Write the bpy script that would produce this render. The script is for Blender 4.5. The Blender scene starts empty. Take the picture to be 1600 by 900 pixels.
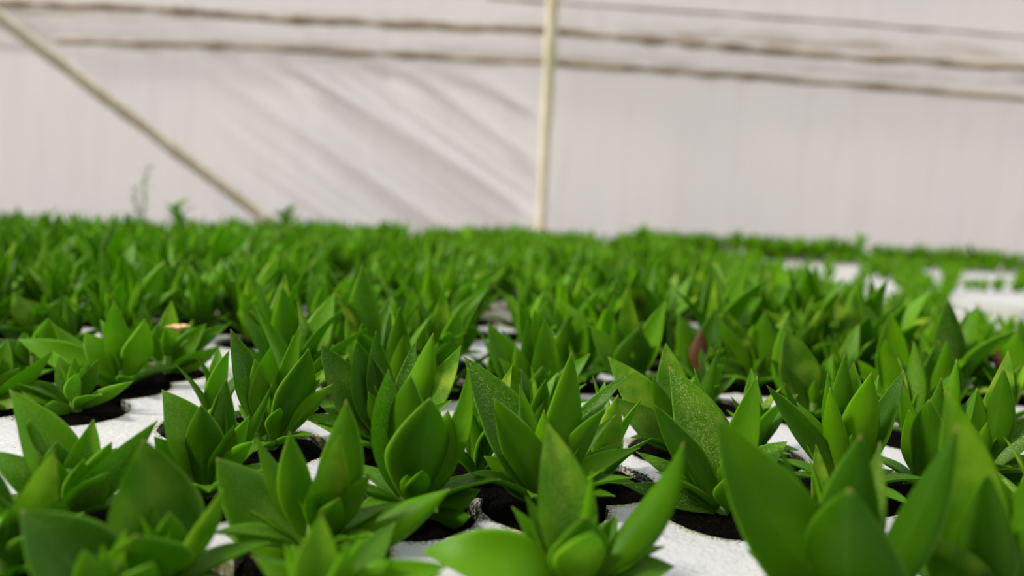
import bpy, bmesh, math, random
from mathutils import Vector, Matrix, noise
from mathutils.geometry import delaunay_2d_cdt

random.seed(11)
sc = bpy.context.scene
col = sc.collection

# ------------------------------------------------------------------ camera
F, CAM_H, PITCH, ROLL = 1200.0, 0.13, math.radians(7.2), math.radians(3.3)
cd = bpy.data.cameras.new('camera')
cam = bpy.data.objects.new('camera', cd)
col.objects.link(cam)
sc.camera = cam
cd.sensor_width = 36.0
cd.lens = 36.0 * F / 1600.0
cd.clip_start = 0.01
cd.clip_end = 60
cam.location = (0, 0, CAM_H)
cam.rotation_mode = 'QUATERNION'
q = Matrix.Rotation(math.pi / 2 - PITCH, 4, 'X') @ Matrix.Rotation(ROLL, 4, 'Z')
cam.rotation_quaternion = q.to_quaternion()
cd.dof.use_dof = True
cd.dof.focus_distance = 0.345
cd.dof.aperture_fstop = 4.7

# ------------------------------------------------------------------ daylight
w = bpy.data.worlds.new('daylight'); sc.world = w; w.use_nodes = True
nt = w.node_tree; nt.nodes.clear()
o_ = nt.nodes.new('ShaderNodeOutputWorld'); b_ = nt.nodes.new('ShaderNodeBackground')
tc = nt.nodes.new('ShaderNodeTexCoord'); sx = nt.nodes.new('ShaderNodeSeparateXYZ'); cr = nt.nodes.new('ShaderNodeValToRGB')
mr = nt.nodes.new('ShaderNodeMapRange'); mr.inputs[1].default_value = -1; mr.inputs[2].default_value = 1
cr.color_ramp.elements[0].position = .42; cr.color_ramp.elements[0].color = (.05, .05, .045, 1)
cr.color_ramp.elements[1].position = 1.0; cr.color_ramp.elements[1].color = (.74, .76, .80, 1)
e = cr.color_ramp.elements.new(.55); e.color = (.86, .82, .78, 1)
e = cr.color_ramp.elements.new(.72); e.color = (.82, .82, .82, 1)
nt.links.new(tc.outputs['Generated'], sx.inputs[0]); nt.links.new(sx.outputs[2], mr.inputs[0])
nt.links.new(mr.outputs[0], cr.inputs[0])
my = nt.nodes.new('ShaderNodeMapRange'); my.inputs[1].default_value = -1; my.inputs[2].default_value = 1
my.inputs[3].default_value = .24; my.inputs[4].default_value = 2.75      # brighter behind the film wall, raised to light the film through
nt.links.new(sx.outputs[1], my.inputs[0])
vm = nt.nodes.new('ShaderNodeVectorMath'); vm.operation = 'SCALE'
nt.links.new(cr.outputs[0], vm.inputs[0]); nt.links.new(my.outputs[0], vm.inputs['Scale']); nt.links.new(vm.outputs[0], b_.inputs[0]); nt.links.new(b_.outputs[0], o_.inputs[0])
b_.inputs[1].default_value = .90

sd = bpy.data.lights.new('sun', 'SUN'); sd.energy = 4.2; sd.angle = math.radians(9); sd.color = (1, .95, .86)
sun = bpy.data.objects.new('sun', sd); col.objects.link(sun)
# light travels from the left, high
sun_dir = Vector((.95, .20, -.90)).normalized()
sun.rotation_mode = 'QUATERNION'
sun.rotation_quaternion = sun_dir.to_track_quat('-Z', 'Y')

sc.view_settings.view_transform = 'Standard'
sc.view_settings.look = 'None'
sc.view_settings.gamma = 1
sc.view_settings.exposure = 0.0
sc.view_settings.use_curve_mapping = False


def ray(px, py):
    x = (px - 800) / F; y = (450 - py) / F
    c, s = math.cos(ROLL), math.sin(ROLL)
    x2 = c * x - s * y; y2 = s * x + c * y
    return Vector((x2, math.cos(PITCH) + y2 * math.sin(PITCH), -math.sin(PITCH) + y2 * math.cos(PITCH)))


def ground(px, py, z=0.0):
    d = ray(px, py); t = (z - CAM_H) / d.z
    return Vector((d.x * t, d.y * t, z))


def at_depth(px, py, Y):
    d = ray(px, py); t = Y / d.y
    return Vector((d.x * t, Y, CAM_H + d.z * t))


def pix(x, y, z):
    d = Vector((x, y, z - CAM_H))
    dep = d.y * math.cos(PITCH) - d.z * math.sin(PITCH)
    up = (d.y * math.sin(PITCH) + d.z * math.cos(PITCH)) / dep; rt = d.x / dep
    c, s_ = math.cos(ROLL), math.sin(ROLL)
    return 800 + F * (c * rt + s_ * up), 450 - F * (-s_ * rt + c * up)


# ------------------------------------------------------------------ materials
def mat(name):
    m = bpy.data.materials.new(name); m.use_nodes = True
    n = m.node_tree; n.nodes.clear()
    out = n.nodes.new('ShaderNodeOutputMaterial')
    return m, n, out


def N(n, t, **k):
    nd = n.nodes.new(t)
    for a, v in k.items():
        if a.startswith('i_'):
            nd.inputs[a[2:].replace('_', ' ')].default_value = v
        elif a.startswith('n'):
            nd.inputs[int(a[1:])].default_value = v
        else:
            setattr(nd, a, v)
    return nd


def mixc(n, fac, a, b, mode='MIX'):
    m = n.nodes.new('ShaderNodeMix'); m.data_type = 'RGBA'; m.blend_type = mode
    for i, v in ((0, fac), (6, a), (7, b)):
        if hasattr(v, 'is_linked') or hasattr(v, 'links'):
            n.links.new(v, m.inputs[i])
        else:
            m.inputs[i].default_value = v if i == 0 else (*v, 1)
    return m.outputs[2]


def ramp(n, src, stops):
    r = n.nodes.new('ShaderNodeValToRGB'); el = r.color_ramp.elements
    el[0].position, el[0].color = stops[0][0], (*stops[0][1], 1)
    el[1].position, el[1].color = stops[-1][0], (*stops[-1][1], 1)
    for p, c in stops[1:-1]:
        x = el.new(p); x.color = (*c, 1)
    n.links.new(src, r.inputs[0])
    return r.outputs[0]


def math_(n, op, a, b=None, clamp=False):
    m = n.nodes.new('ShaderNodeMath'); m.operation = op; m.use_clamp = clamp
    for i, v in ((0, a), (1, b)):
        if v is None: continue
        if hasattr(v, 'links'): n.links.new(v, m.inputs[i])
        else: m.inputs[i].default_value = v
    return m.outputs[0]


def leaf_material():
    m, n, out = mat('leaf_green')
    uv = N(n, 'ShaderNodeUVMap', uv_map='leafuv')
    sep = N(n, 'ShaderNodeSeparateXYZ'); n.links.new(uv.outputs[0], sep.inputs[0])
    u, v = sep.outputs[0], sep.outputs[1]
    tn = N(n, 'ShaderNodeVertexColor', layer_name='tone')
    ts = N(n, 'ShaderNodeSeparateColor'); n.links.new(tn.outputs[0], ts.inputs[0])
    tone, yel, frost = ts.outputs[0], ts.outputs[1], ts.outputs[2]
    oc = N(n, 'ShaderNodeTexCoord')
    big = N(n, 'ShaderNodeTexNoise'); big.inputs['Scale'].default_value = 70; big.inputs['Detail'].default_value = 3
    n.links.new(oc.outputs['Object'], big.inputs['Vector'])
    fine = N(n, 'ShaderNodeTexNoise'); fine.inputs['Scale'].default_value = 1700; fine.inputs['Detail'].default_value = 2
    n.links.new(oc.outputs['Object'], fine.inputs['Vector'])
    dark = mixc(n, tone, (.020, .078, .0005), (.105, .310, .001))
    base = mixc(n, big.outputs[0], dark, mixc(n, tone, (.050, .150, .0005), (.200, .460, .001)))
    # paler foot of the blade, light through the thin margin painted in pale, thin midrib
    foot = ramp(n, v, [(0, (1, 1, 1)), (.28, (0, 0, 0))])
    base = mixc(n, math_(n, 'MULTIPLY', foot, .45), base, (.12, .26, .008))
    edge = math_(n, 'ABSOLUTE', math_(n, 'SUBTRACT', u, .5))
    margin = ramp(n, edge, [(.455, (0, 0, 0)), (.495, (1, 1, 1))])
    base = mixc(n, math_(n, 'MULTIPLY', margin, .7), base, (.20, .46, .02))
    rib = ramp(n, edge, [(.0, (1, 1, 1)), (.035, (0, 0, 0))])
    base = mixc(n, math_(n, 'MULTIPLY', rib, .12), base, (.12, .36, .03))
    # yellow blotch in the middle of some blades
    bl = math_(n, 'MULTIPLY', yel, ramp(n, big.outputs[0], [(.42, (0, 0, 0)), (.62, (1, 1, 1))]))
    base = mixc(n, bl, base, (.36, .50, .035))
    # fine pale speckle of the waxy bloom
    sp = ramp(n, fine.outputs[0], [(.50, (0, 0, 0)), (.66, (1, 1, 1))])
    streak = ramp(n, edge, [(.0, (1, 1, 1)), (.12, (.85, .85, .85)), (.42, (.35, .35, .35))])
    sp = math_(n, 'MULTIPLY', sp, streak)
    spk = math_(n, 'MULTIPLY', sp, math_(n, 'ADD', math_(n, 'MULTIPLY', frost, 1.0), .03), clamp=True)
    base = mixc(n, spk, base, (.44, .62, .18))
    # dry tip
    tip = ramp(n, v, [(.955, (0, 0, 0)), (1, (1, 1, 1))])
    base = mixc(n, math_(n, 'MULTIPLY', tip, .75), base, (.42, .34, .10))
    p = N(n, 'ShaderNodeBsdfDiffuse')
    n.links.new(base, p.inputs['Color'])
    bp = N(n, 'ShaderNodeBump'); bp.inputs['Strength'].default_value = .35; bp.inputs['Distance'].default_value = .0004
    n.links.new(fine.outputs[0], bp.inputs['Height']); n.links.new(bp.outputs[0], p.inputs['Normal'])
    t = N(n, 'ShaderNodeBsdfTranslucent')
    n.links.new(mixc(n, .55, base, (.32, .74, .0)), t.inputs['Color'])
    mx = N(n, 'ShaderNodeMixShader'); mx.inputs[0].default_value = .42
    n.links.new(p.outputs[0], mx.inputs[1]); n.links.new(t.outputs[0], mx.inputs[2])
    gl = N(n, 'ShaderNodeBsdfGlossy'); gl.inputs['Roughness'].default_value = .38
    n.links.new(bp.outputs[0], gl.inputs['Normal'])
    lw = N(n, 'ShaderNodeLayerWeight'); lw.inputs[0].default_value = .22
    mg = N(n, 'ShaderNodeMixShader')
    n.links.new(math_(n, 'ADD', math_(n, 'MULTIPLY', lw.outputs['Facing'], .028), .008), mg.inputs[0])
    n.links.new(mx.outputs[0], mg.inputs[1]); n.links.new(gl.outputs[0], mg.inputs[2])
    n.links.new(mg.outputs[0], out.inputs[0])
    return m


def soil_material():
    m, n, out = mat('dark_peat')
    oc = N(n, 'ShaderNodeTexCoord')
    a = N(n, 'ShaderNodeTexNoise'); a.inputs['Scale'].default_value = 900; a.inputs['Detail'].default_value = 5
    n.links.new(oc.outputs['Object'], a.inputs['Vector'])
    c = ramp(n, a.outputs[0], [(.35, (.001, .0008, .0006)), (.62, (.005, .004, .003)), (.78, (.05, .035, .025))])
    p = N(n, 'ShaderNodeBsdfPrincipled'); n.links.new(c, p.inputs['Base Color'])
    p.inputs['Roughness'].default_value = .95; p.inputs['Specular IOR Level'].default_value = .03
    bp = N(n, 'ShaderNodeBump'); bp.inputs['Strength'].default_value = 1; bp.inputs['Distance'].default_value = .004
    n.links.new(a.outputs[0], bp.inputs['Height']); n.links.new(bp.outputs[0], p.inputs['Normal'])
    n.links.new(p.outputs[0], out.inputs[0])
    return m


def foam_material():
    m, n, out = mat('white_polystyrene')
    oc = N(n, 'ShaderNodeTexCoord')
    v = N(n, 'ShaderNodeTexVoronoi'); v.inputs['Scale'].default_value = 420
    n.links.new(oc.outputs['Object'], v.inputs['Vector'])
    a = N(n, 'ShaderNodeTexNoise'); a.inputs['Scale'].default_value = 900; a.inputs['Detail'].default_value = 4
    b = N(n, 'ShaderNodeTexNoise'); b.inputs['Scale'].default_value = 28; b.inputs['Detail'].default_value = 4
    n.links.new(oc.outputs['Object'], a.inputs['Vector']); n.links.new(oc.outputs['Object'], b.inputs['Vector'])
    at = N(n, 'ShaderNodeVertexColor', layer_name='rim')
    s = N(n, 'ShaderNodeSeparateColor'); n.links.new(at.outputs[0], s.inputs[0])
    base = mixc(n, b.outputs[0], (.44, .445, .47), (.53, .515, .50))
    # crumbs of soil and algae: thick at the hole rims, rare elsewhere
    lim = math_(n, 'ADD', a.outputs[0], math_(n, 'MULTIPLY', s.outputs[0], .22))
    patch = ramp(n, b.outputs[0], [(.45, (0, 0, 0)), (.6, (1, 1, 1))])
    lim = math_(n, 'ADD', lim, math_(n, 'MULTIPLY', patch, .03))
    f = ramp(n, lim, [(.66, (0, 0, 0)), (.72, (1, 1, 1))])
    base = mixc(n, f, base, (.05, .042, .012))
    alg = math_(n, 'MULTIPLY', ramp(n, lim, [(.56, (0, 0, 0)), (.7, (1, 1, 1))]), patch)
    base = mixc(n, math_(n, 'MULTIPLY', alg, .4), base, (.42, .43, .12))
    p = N(n, 'ShaderNodeBsdfPrincipled'); n.links.new(base, p.inputs['Base Color'])
    p.inputs['Roughness'].default_value = .6
    bp = N(n, 'ShaderNodeBump'); bp.inputs['Strength'].default_value = .5; bp.inputs['Distance'].default_value = .0006
    n.links.new(v.outputs[0], bp.inputs['Height'])
    wr = N(n, 'ShaderNodeTexNoise'); wr.inputs['Scale'].default_value = 45; wr.inputs['Detail'].default_value = 3; wr.inputs['Distortion'].default_value = 1.2
    n.links.new(oc.outputs['Object'], wr.inputs['Vector'])
    b2 = N(n, 'ShaderNodeBump'); b2.inputs['Strength'].default_value = .55; b2.inputs['Distance'].default_value = .004
    n.links.new(wr.outputs[0], b2.inputs['Height']); n.links.new(bp.outputs[0], b2.inputs['Normal'])
    n.links.new(b2.outputs[0], p.inputs['Normal'])
    n.links.new(p.outputs[0], out.inputs[0])
    return m


def _wz(px, py):
    p = at_depth(px, py, 2.27); return (p.x, p.z)


GRIME = [(_wz(0, 8), _wz(853, 46), .034, (.42, .33, .24)), (_wz(150, 68), _wz(853, 96), .036, (.38, .33, .27)), (_wz(853, 98), _wz(1600, 152), .020, (.45, .38, .3))]


def film_material():
    m, n, out = mat('white_plastic_film')
    oc = N(n, 'ShaderNodeTexCoord')
    mp = N(n, 'ShaderNodeMapping'); mp.inputs['Scale'].default_value = (14, 1, 1.6)
    n.links.new(oc.outputs['Object'], mp.inputs[0])
    a = N(n, 'ShaderNodeTexNoise'); a.inputs['Scale'].default_value = 2.2; a.inputs['Detail'].default_value = 5
    n.links.new(mp.outputs[0], a.inputs['Vector'])
    b = N(n, 'ShaderNodeTexNoise'); b.inputs['Scale'].default_value = 2.0; b.inputs['Detail'].default_value = 3
    n.links.new(oc.outputs['Object'], b.inputs['Vector'])
    base = mixc(n, b.outputs[0], (.74, .73, .765), (.87, .80, .735))
    st = ramp(n, a.outputs[0], [(.5, (0, 0, 0)), (.75, (1, 1, 1))])
    base = mixc(n, math_(n, 'MULTIPLY', st, .14), base, (.50, .46, .38))
    # grime settled in the two tucks behind the laths
    sp = N(n, 'ShaderNodeSeparateXYZ'); n.links.new(oc.outputs['Object'], sp.inputs[0])
    mp2 = N(n, 'ShaderNodeMapping'); mp2.inputs['Scale'].default_value = (3.2, 1, 22)
    n.links.new(oc.outputs['Object'], mp2.inputs[0])
    g = N(n, 'ShaderNodeTexNoise'); g.inputs['Scale'].default_value = 1.6; g.inputs['Detail'].default_value = 6; g.inputs['Roughness'].default_value = .65
    n.links.new(mp2.outputs[0], g.inputs['Vector'])
    for (xa, za), (xb, zb), wd, cc in GRIME:
        k = (zb - za) / (xb - xa)
        line = math_(n, 'ADD', math_(n, 'MULTIPLY', sp.outputs[0], k), za - k * xa)
        dz = math_(n, 'ABSOLUTE', math_(n, 'SUBTRACT', sp.outputs[2], line))
        near = ramp(n, math_(n, 'DIVIDE', dz, wd), [(.1, (1, 1, 1)), (1, (0, 0, 0))])
        blot = ramp(n, g.outputs[0], [(.42, (0, 0, 0)), (.66, (1, 1, 1))])
        base = mixc(n, math_(n, 'MULTIPLY', math_(n, 'MULTIPLY', near, blot), .8), base, cc)
    d = N(n, 'ShaderNodeBsdfPrincipled'); n.links.new(base, d.inputs['Base Color'])
    d.inputs['Roughness'].default_value = .42; d.inputs['Specular IOR Level'].default_value = .35
    t = N(n, 'ShaderNodeBsdfTranslucent'); n.links.new(base, t.inputs['Color'])
    mx = N(n, 'ShaderNodeMixShader'); mx.inputs[0].default_value = .6
    n.links.new(d.outputs[0], mx.inputs[1]); n.links.new(t.outputs[0], mx.inputs[2])
    n.links.new(mx.outputs[0], out.inputs[0])
    return m


def plain(name, c1, c2, scale=20, rough=.7, stretch=(1, 1, 1), lo=.35, hi=.65):
    m, n, out = mat(name)
    oc = N(n, 'ShaderNodeTexCoord'); mp = N(n, 'ShaderNodeMapping'); mp.inputs['Scale'].default_value = stretch
    n.links.new(oc.outputs['Object'], mp.inputs[0])
    a = N(n, 'ShaderNodeTexNoise'); a.inputs['Scale'].default_value = scale; a.inputs['Detail'].default_value = 4
    n.links.new(mp.outputs[0], a.inputs['Vector'])
    c = ramp(n, a.outputs[0], [(lo, c1), (hi, c2)])
    p = N(n, 'ShaderNodeBsdfPrincipled'); n.links.new(c, p.inputs['Base Color']); p.inputs['Roughness'].default_value = rough
    n.links.new(p.outputs[0], out.inputs[0])
    return m


LEAF, SOIL, FOAM, FILM = leaf_material(), soil_material(), foam_material(), film_material()
STEM = plain('stem_green', (.10, .22, .03), (.20, .33, .05), 300, .5)
WOOD = plain('weathered_pine', (.78, .67, .46), (.93, .86, .68), 9, .7, (6, 6, 1))
WOODG = plain('algae_stained_pine', (.68, .62, .36), (.90, .80, .60), 7, .7, (3, 3, 1.5))
LATH = plain('dirty_lath', (.30, .225, .155), (.60, .49, .38), 3, .8, (2, 1, 1), .40, .62)
LATHP = plain('pale_lath', (.36, .33, .27), (.55, .52, .46), 3, .8, (2, 1, 1))
GRIT = plain('packed_earth', (.05, .045, .035), (.12, .10, .08), 40, .9)
WEED = plain('weed_green', (.07, .17, .03), (.16, .30, .06), 60, .6)
PALEPETAL = plain('cream_petal', (.66, .60, .34), (.80, .76, .52), 200, .6)
FLOWER = plain('faded_petal', (.62, .36, .10), (.75, .50, .22), 200, .6)


def new_obj(name, me, m, parent=None):
    o = bpy.data.objects.new(name, me); col.objects.link(o)
    if m is not None and not me.materials: me.materials.append(m)
    if parent is not None: o.parent = parent
    return o


def mesh(name, vs, fs, smooth=True):
    me = bpy.data.meshes.new(name); me.from_pydata([tuple(v) for v in vs], [], fs); me.update()
    if smooth:
        for p in me.polygons: p.use_smooth = True
    return me


def tag(o, label, cat, group=None, kind=None):
    if label: o['label'] = label
    if cat: o['category'] = cat
    if group: o['group'] = group
    if kind: o['kind'] = kind
    return o


# ------------------------------------------------------------------ setting
Y_WALL = 2.25
POST_X = at_depth(845, 350, Y_WALL - .04).x

fl = mesh('floor', [(-6, -1.5, -.05), (6, -1.5, -.05), (6, 4, -.05), (-6, 4, -.05)], [(0, 1, 2, 3)], False)
new_obj('floor', fl, GRIT)['kind'] = 'structure'


def film_wall():
    # a bent curtain of film; diagonal creases hang beside the post, tucks run along it
    nx, nz = 520, 190
    x0, x1, z0, z1 = -3.2, 3.2, -.05, .98
    vs, fs, uvs = [], [], []
    for j in range(nz + 1):
        zz = z0 + (z1 - z0) * (j / nz) ** 1.15
        for i in range(nx + 1):
            x = x0 + (x1 - x0) * i / nx
            y = Y_WALL + abs(x - POST_X) * (.06 if x < POST_X else .045)
            # diagonal creases: ramp in left of the post
            t = (POST_X - x)
            wgt = max(0, min(1, t / .10)) * max(0, min(1, (1.0 - t) / .35)) * max(0, min(1, (.47 - zz) / .10))
            s = zz * .86 + (x - POST_X) * .50
            wav = noise.noise(Vector((s * 11.5, x * 1.0, 0))) + .55 * noise.noise(Vector((s * 27 + 9, x * 1.7, 2)))
            y += wgt * .062 * wav
            y += .006 * noise.noise(Vector((x * 2.2, zz * 3, 5))) + .0016 * noise.noise(Vector((x * 22, zz * 2.2, 1)))
            vs.append((x, y, zz))
    for j in range(nz):
        for i in range(nx):
            a = j * (nx + 1) + i
            fs.append((a, a + 1, a + nx + 2, a + nx + 1))
    return mesh('wall_back', vs, fs)


wall = new_obj('wall_back', film_wall(), FILM); wall['kind'] = 'structure'


def wall_y(x):
    return Y_WALL + abs(x - POST_X) * (.06 if x < POST_X else .045)


def strip(name, pts, hw, hd, m, wob=0.0, seed=0):
    # a bar with a rounded rectangular section swept along pts, its radius wandering with wear
    vs, fs = [], []
    K = 8
    P = []
    for k in range(len(pts) - 1):
        for i in range(24):
            P.append(Vector(pts[k]).lerp(Vector(pts[k + 1]), i / 24))
    P.append(Vector(pts[-1]))
    for i, p in enumerate(P):
        d = (P[min(i + 1, len(P) - 1)] - P[max(i - 1, 0)]).normalized()
        side = d.cross(Vector((0, 1, 0))).normalized(); back = d.cross(side).normalized()
        r = 1 + wob * noise.noise(Vector((i * .45, seed, 0)))
        off = side * (hw * wob * .6 * noise.noise(Vector((i * .3, seed + 7, 3))))
        for k in range(K):
            a = 2 * math.pi * (k + .5) / K
            ca, sa = math.cos(a), math.sin(a)
            ca = math.copysign(abs(ca) ** .5, ca); sa = math.copysign(abs(sa) ** .5, sa)
            vs.append(p + off + side * ca * hw * r + back * sa * hd * r)
    n = len(P)
    for i in range(n - 1):
        for k in range(K):
            fs.append((i * K + k, i * K + (k + 1) % K, (i + 1) * K + (k + 1) % K, (i + 1) * K + k))
    fs.append(tuple(range(K))[::-1]); fs.append(tuple((n - 1) * K + k for k in range(K)))
    return new_obj(name, mesh(name, vs, fs), m)


def wall_pt(px, py, gap):
    # point just inside the film seen at this spot
    Y = Y_WALL
    for _ in range(6):
        p = at_depth(px, py, Y)
        Y = wall_y(p.x) - gap
    return at_depth(px, py, Y)


def extend(a, b, k):
    return a + (a - b) * k


# laths that clamp the film
def lath(name, pxs, hw, m, label, wob, seed):
    pts = [wall_pt(x, y, .022) for x, y in pxs]
    pts[0] = extend(pts[0], pts[1], .25); pts[-1] = extend(pts[-1], pts[-2], .25)
    return tag(strip(name, pts, hw, .010, m, wob, seed), label, 'rail')


lath('wooden_lath', [(-60, 2), (250, 14), (430, 30), (853, 48), (1200, 80), (1680, 112)], .0100, LATH,
     'upper brown dirt-stained lath clamping the white film wall', 1.0, 3)
lath('wooden_lath', [(150, 66), (400, 74), (853, 98), (1200, 122), (1680, 160)], .0085, LATH,
     'lower grey-brown lath along the white film wall, thinner than the one above', .9, 21)
lath('wooden_lath', [(860, 4), (1250, 30), (1680, 64)], .0035, LATHP,
     'faint pale thin lath highest on the wall, beside the top of the upright post', .8, 33)

pb = at_depth(845, 349, wall_y(POST_X) - .10); pt = at_depth(866, -40, wall_y(POST_X) - .10)
pb2 = pb + (pb - pt) * .5
pb2 = pb + (pb - pt) * ((pb.z + .05) / (pt.z - pb.z))
v_, f_ = [], []
post = strip('support_post', [pb2, pb, pt, extend(pt, pb, .5)], .0165, .014, WOODG, .18, 5)
tag(post, 'upright pale wooden post standing against the white film wall', 'post')
# post flares a little upwards
for v in post.data.vertices:
    k = 0.72 + .45 * max(0, min(1, v.co.z / .8))
    c = pb2.lerp(extend(pt, pb, .5), (v.co.z - pb2.z) / (extend(pt, pb, .5).z - pb2.z))
    v.co.x = c.x + (v.co.x - c.x) * k
ba = at_depth(415, 342, 2.12); bb = at_depth(-20, 12, 1.98)
ba2 = ba + (ba - bb) * ((ba.z + .05) / (bb.z - ba.z))
brace = strip('diagonal_brace', [ba2, ba, bb, extend(bb, ba, .4)], .0155, .013, WOOD, .22, 9)
tag(brace, 'slanting pale wooden brace running down across the white film wall', 'beam')


# ------------------------------------------------------------------ leaves
def leaf_geo(B, T, width, Nup, bn=.06, bi=None, cup=.16, thick=.0011, nu=8, nv=14, foot=.42, Wdir=None, waviness=0):
    """closed fleshy blade. B foot, T tip, Nup direction of the upper face"""
    L = (T - B).length
    d = (T - B) / L
    Wd = (Wdir - d * Wdir.dot(d)).normalized() if Wdir is not None else d.cross(Nup).normalized()
    Nn = Wd.cross(d).normalized()
    if Nn.dot(Nup) < 0: Nn = -Nn; Wd = -Wd
    mid = (B + T) / 2 + Nn * (bn * L)
    if bi is not None: mid = mid + bi * L
    C = (B + T) / 2 + (mid - (B + T) / 2) * 2
    top, bot, uv = [], [], []
    for j in range(nv + 1):
        t = j / nv
        p = B * (1 - t) ** 2 + C * 2 * t * (1 - t) + T * t * t
        tg = ((C - B) * 2 * (1 - t) + (T - C) * 2 * t).normalized()
        wv = (Wd - tg * Wd.dot(tg)).normalized()
        nn = wv.cross(tg)
        if nn.dot(Nn) < 0: nn = -nn
        if t < .42: pr = foot + (1 - foot) * math.sin(t / .42 * math.pi / 2)
        else:
            q_ = (t - .42) / .58; pr = 1 - q_ ** 1.55
        hw = max(width / 2 * pr, .00015)
        th = thick * (1.25 - .75 * t) * min(1, hw / .003 + .15)
        rt, rb = [], []
        for i in range(nu + 1):
            s = -1 + 2 * i / nu
            s2 = math.copysign(abs(s) ** .85, s)
            lift = cup * 2 * hw * (s2 * s2)
            wob = waviness * hw * math.sin(t * 9 + s * 2)
            c = p + wv * (s2 * hw) + nn * (lift + wob)
            prof = math.sqrt(max(0, 1 - s2 * s2))
            rt.append(c + nn * th * .25 * prof - nn * cup * 0)
            rb.append(c - nn * th * (.9 * prof + .10))
        top.append(rt); bot.append(rb)
    vs, fs, uvs = [], [], []
    def add(p, u, v): vs.append(p); uvs.append((u, v)); return len(vs) - 1
    it = [[add(top[j][i], i / nu, j / nv) for i in range(nu + 1)] for j in range(nv + 1)]
    ib = [[it[j][i] if i in (0, nu) else add(bot[j][i], i / nu, j / nv) for i in range(nu + 1)] for j in range(nv + 1)]
    for j in range(nv):
        for i in range(nu):
            fs.append((it[j][i], it[j][i + 1], it[j + 1][i + 1], it[j + 1][i]))
            fs.append((ib[j][i], ib[j + 1][i], ib[j + 1][i + 1], ib[j][i + 1]))
    return vs, fs, uvs


def leaf_mesh(parts, name='leaf', mats=(LEAF,)):
    """parts: list of (vs, fs, uvs, tone)"""
    V, Fc, UV, TN = [], [], [], []
    for vs, fs, uvs, tone in parts:
        o = len(V); V += vs; UV += uvs; TN += [tone] * len(vs)
        Fc += [tuple(i + o for i in f) for f in fs]
    me = mesh(name, V, Fc)
    ul = me.uv_layers.new(name='leafuv'); ca = me.color_attributes.new('tone', 'FLOAT_COLOR', 'POINT')
    flat = []
    for l in me.loops: flat += UV[l.vertex_index]
    ul.data.foreach_set('uv', flat)
    ca.data.foreach_set('color', [c for t in TN for c in (t[0], t[1], t[2], 1)])
    for m in mats: me.materials.append(m)
    return me


def soil_geo(r, seed, seg=28, rings=6):
    vs = [(0, 0, .0012)]; fs = []
    for k in range(1, rings + 1):
        rr = r * k / rings
        for i in range(seg):
            a = 2 * math.pi * i / seg
            z = .0012 * math.cos(min(1, rr / r) * 1.6) - (.006 if k == rings else .0015) + .0016 * noise.noise(Vector((math.cos(a) * rr * 420 + seed, math.sin(a) * rr * 420, seed)))
            vs.append((math.cos(a) * rr, math.sin(a) * rr, z))
    for i in range(seg): fs.append((0, 1 + i, 1 + (i + 1) % seg))
    for k in range(rings - 1):
        for i in range(seg):
            a = 1 + k * seg; b = a + seg
            fs.append((a + i, b + i, b + (i + 1) % seg, a + (i + 1) % seg))
    return vs, fs


def plug_geo(r, seed, seg=28):
    vs, fs = soil_geo(r, seed, seg)
    n0 = len(vs) - seg; b = len(vs)
    for i in range(seg):
        a = 2 * math.pi * i / seg
        vs.append((math.cos(a) * r * .82, math.sin(a) * r * .82, -.0073))
    for i in range(seg): fs.append((n0 + i, b + i, b + (i + 1) % seg, n0 + (i + 1) % seg))
    fs.append(tuple(b + i for i in range(seg))[::-1])
    return vs, fs


PLUGS = [mesh('soil_plug', *plug_geo(.0262, s * 3.1)) for s in range(5)]
for p in PLUGS: p.materials.append(SOIL)

HOLES = []      # (x, y, r)

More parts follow.
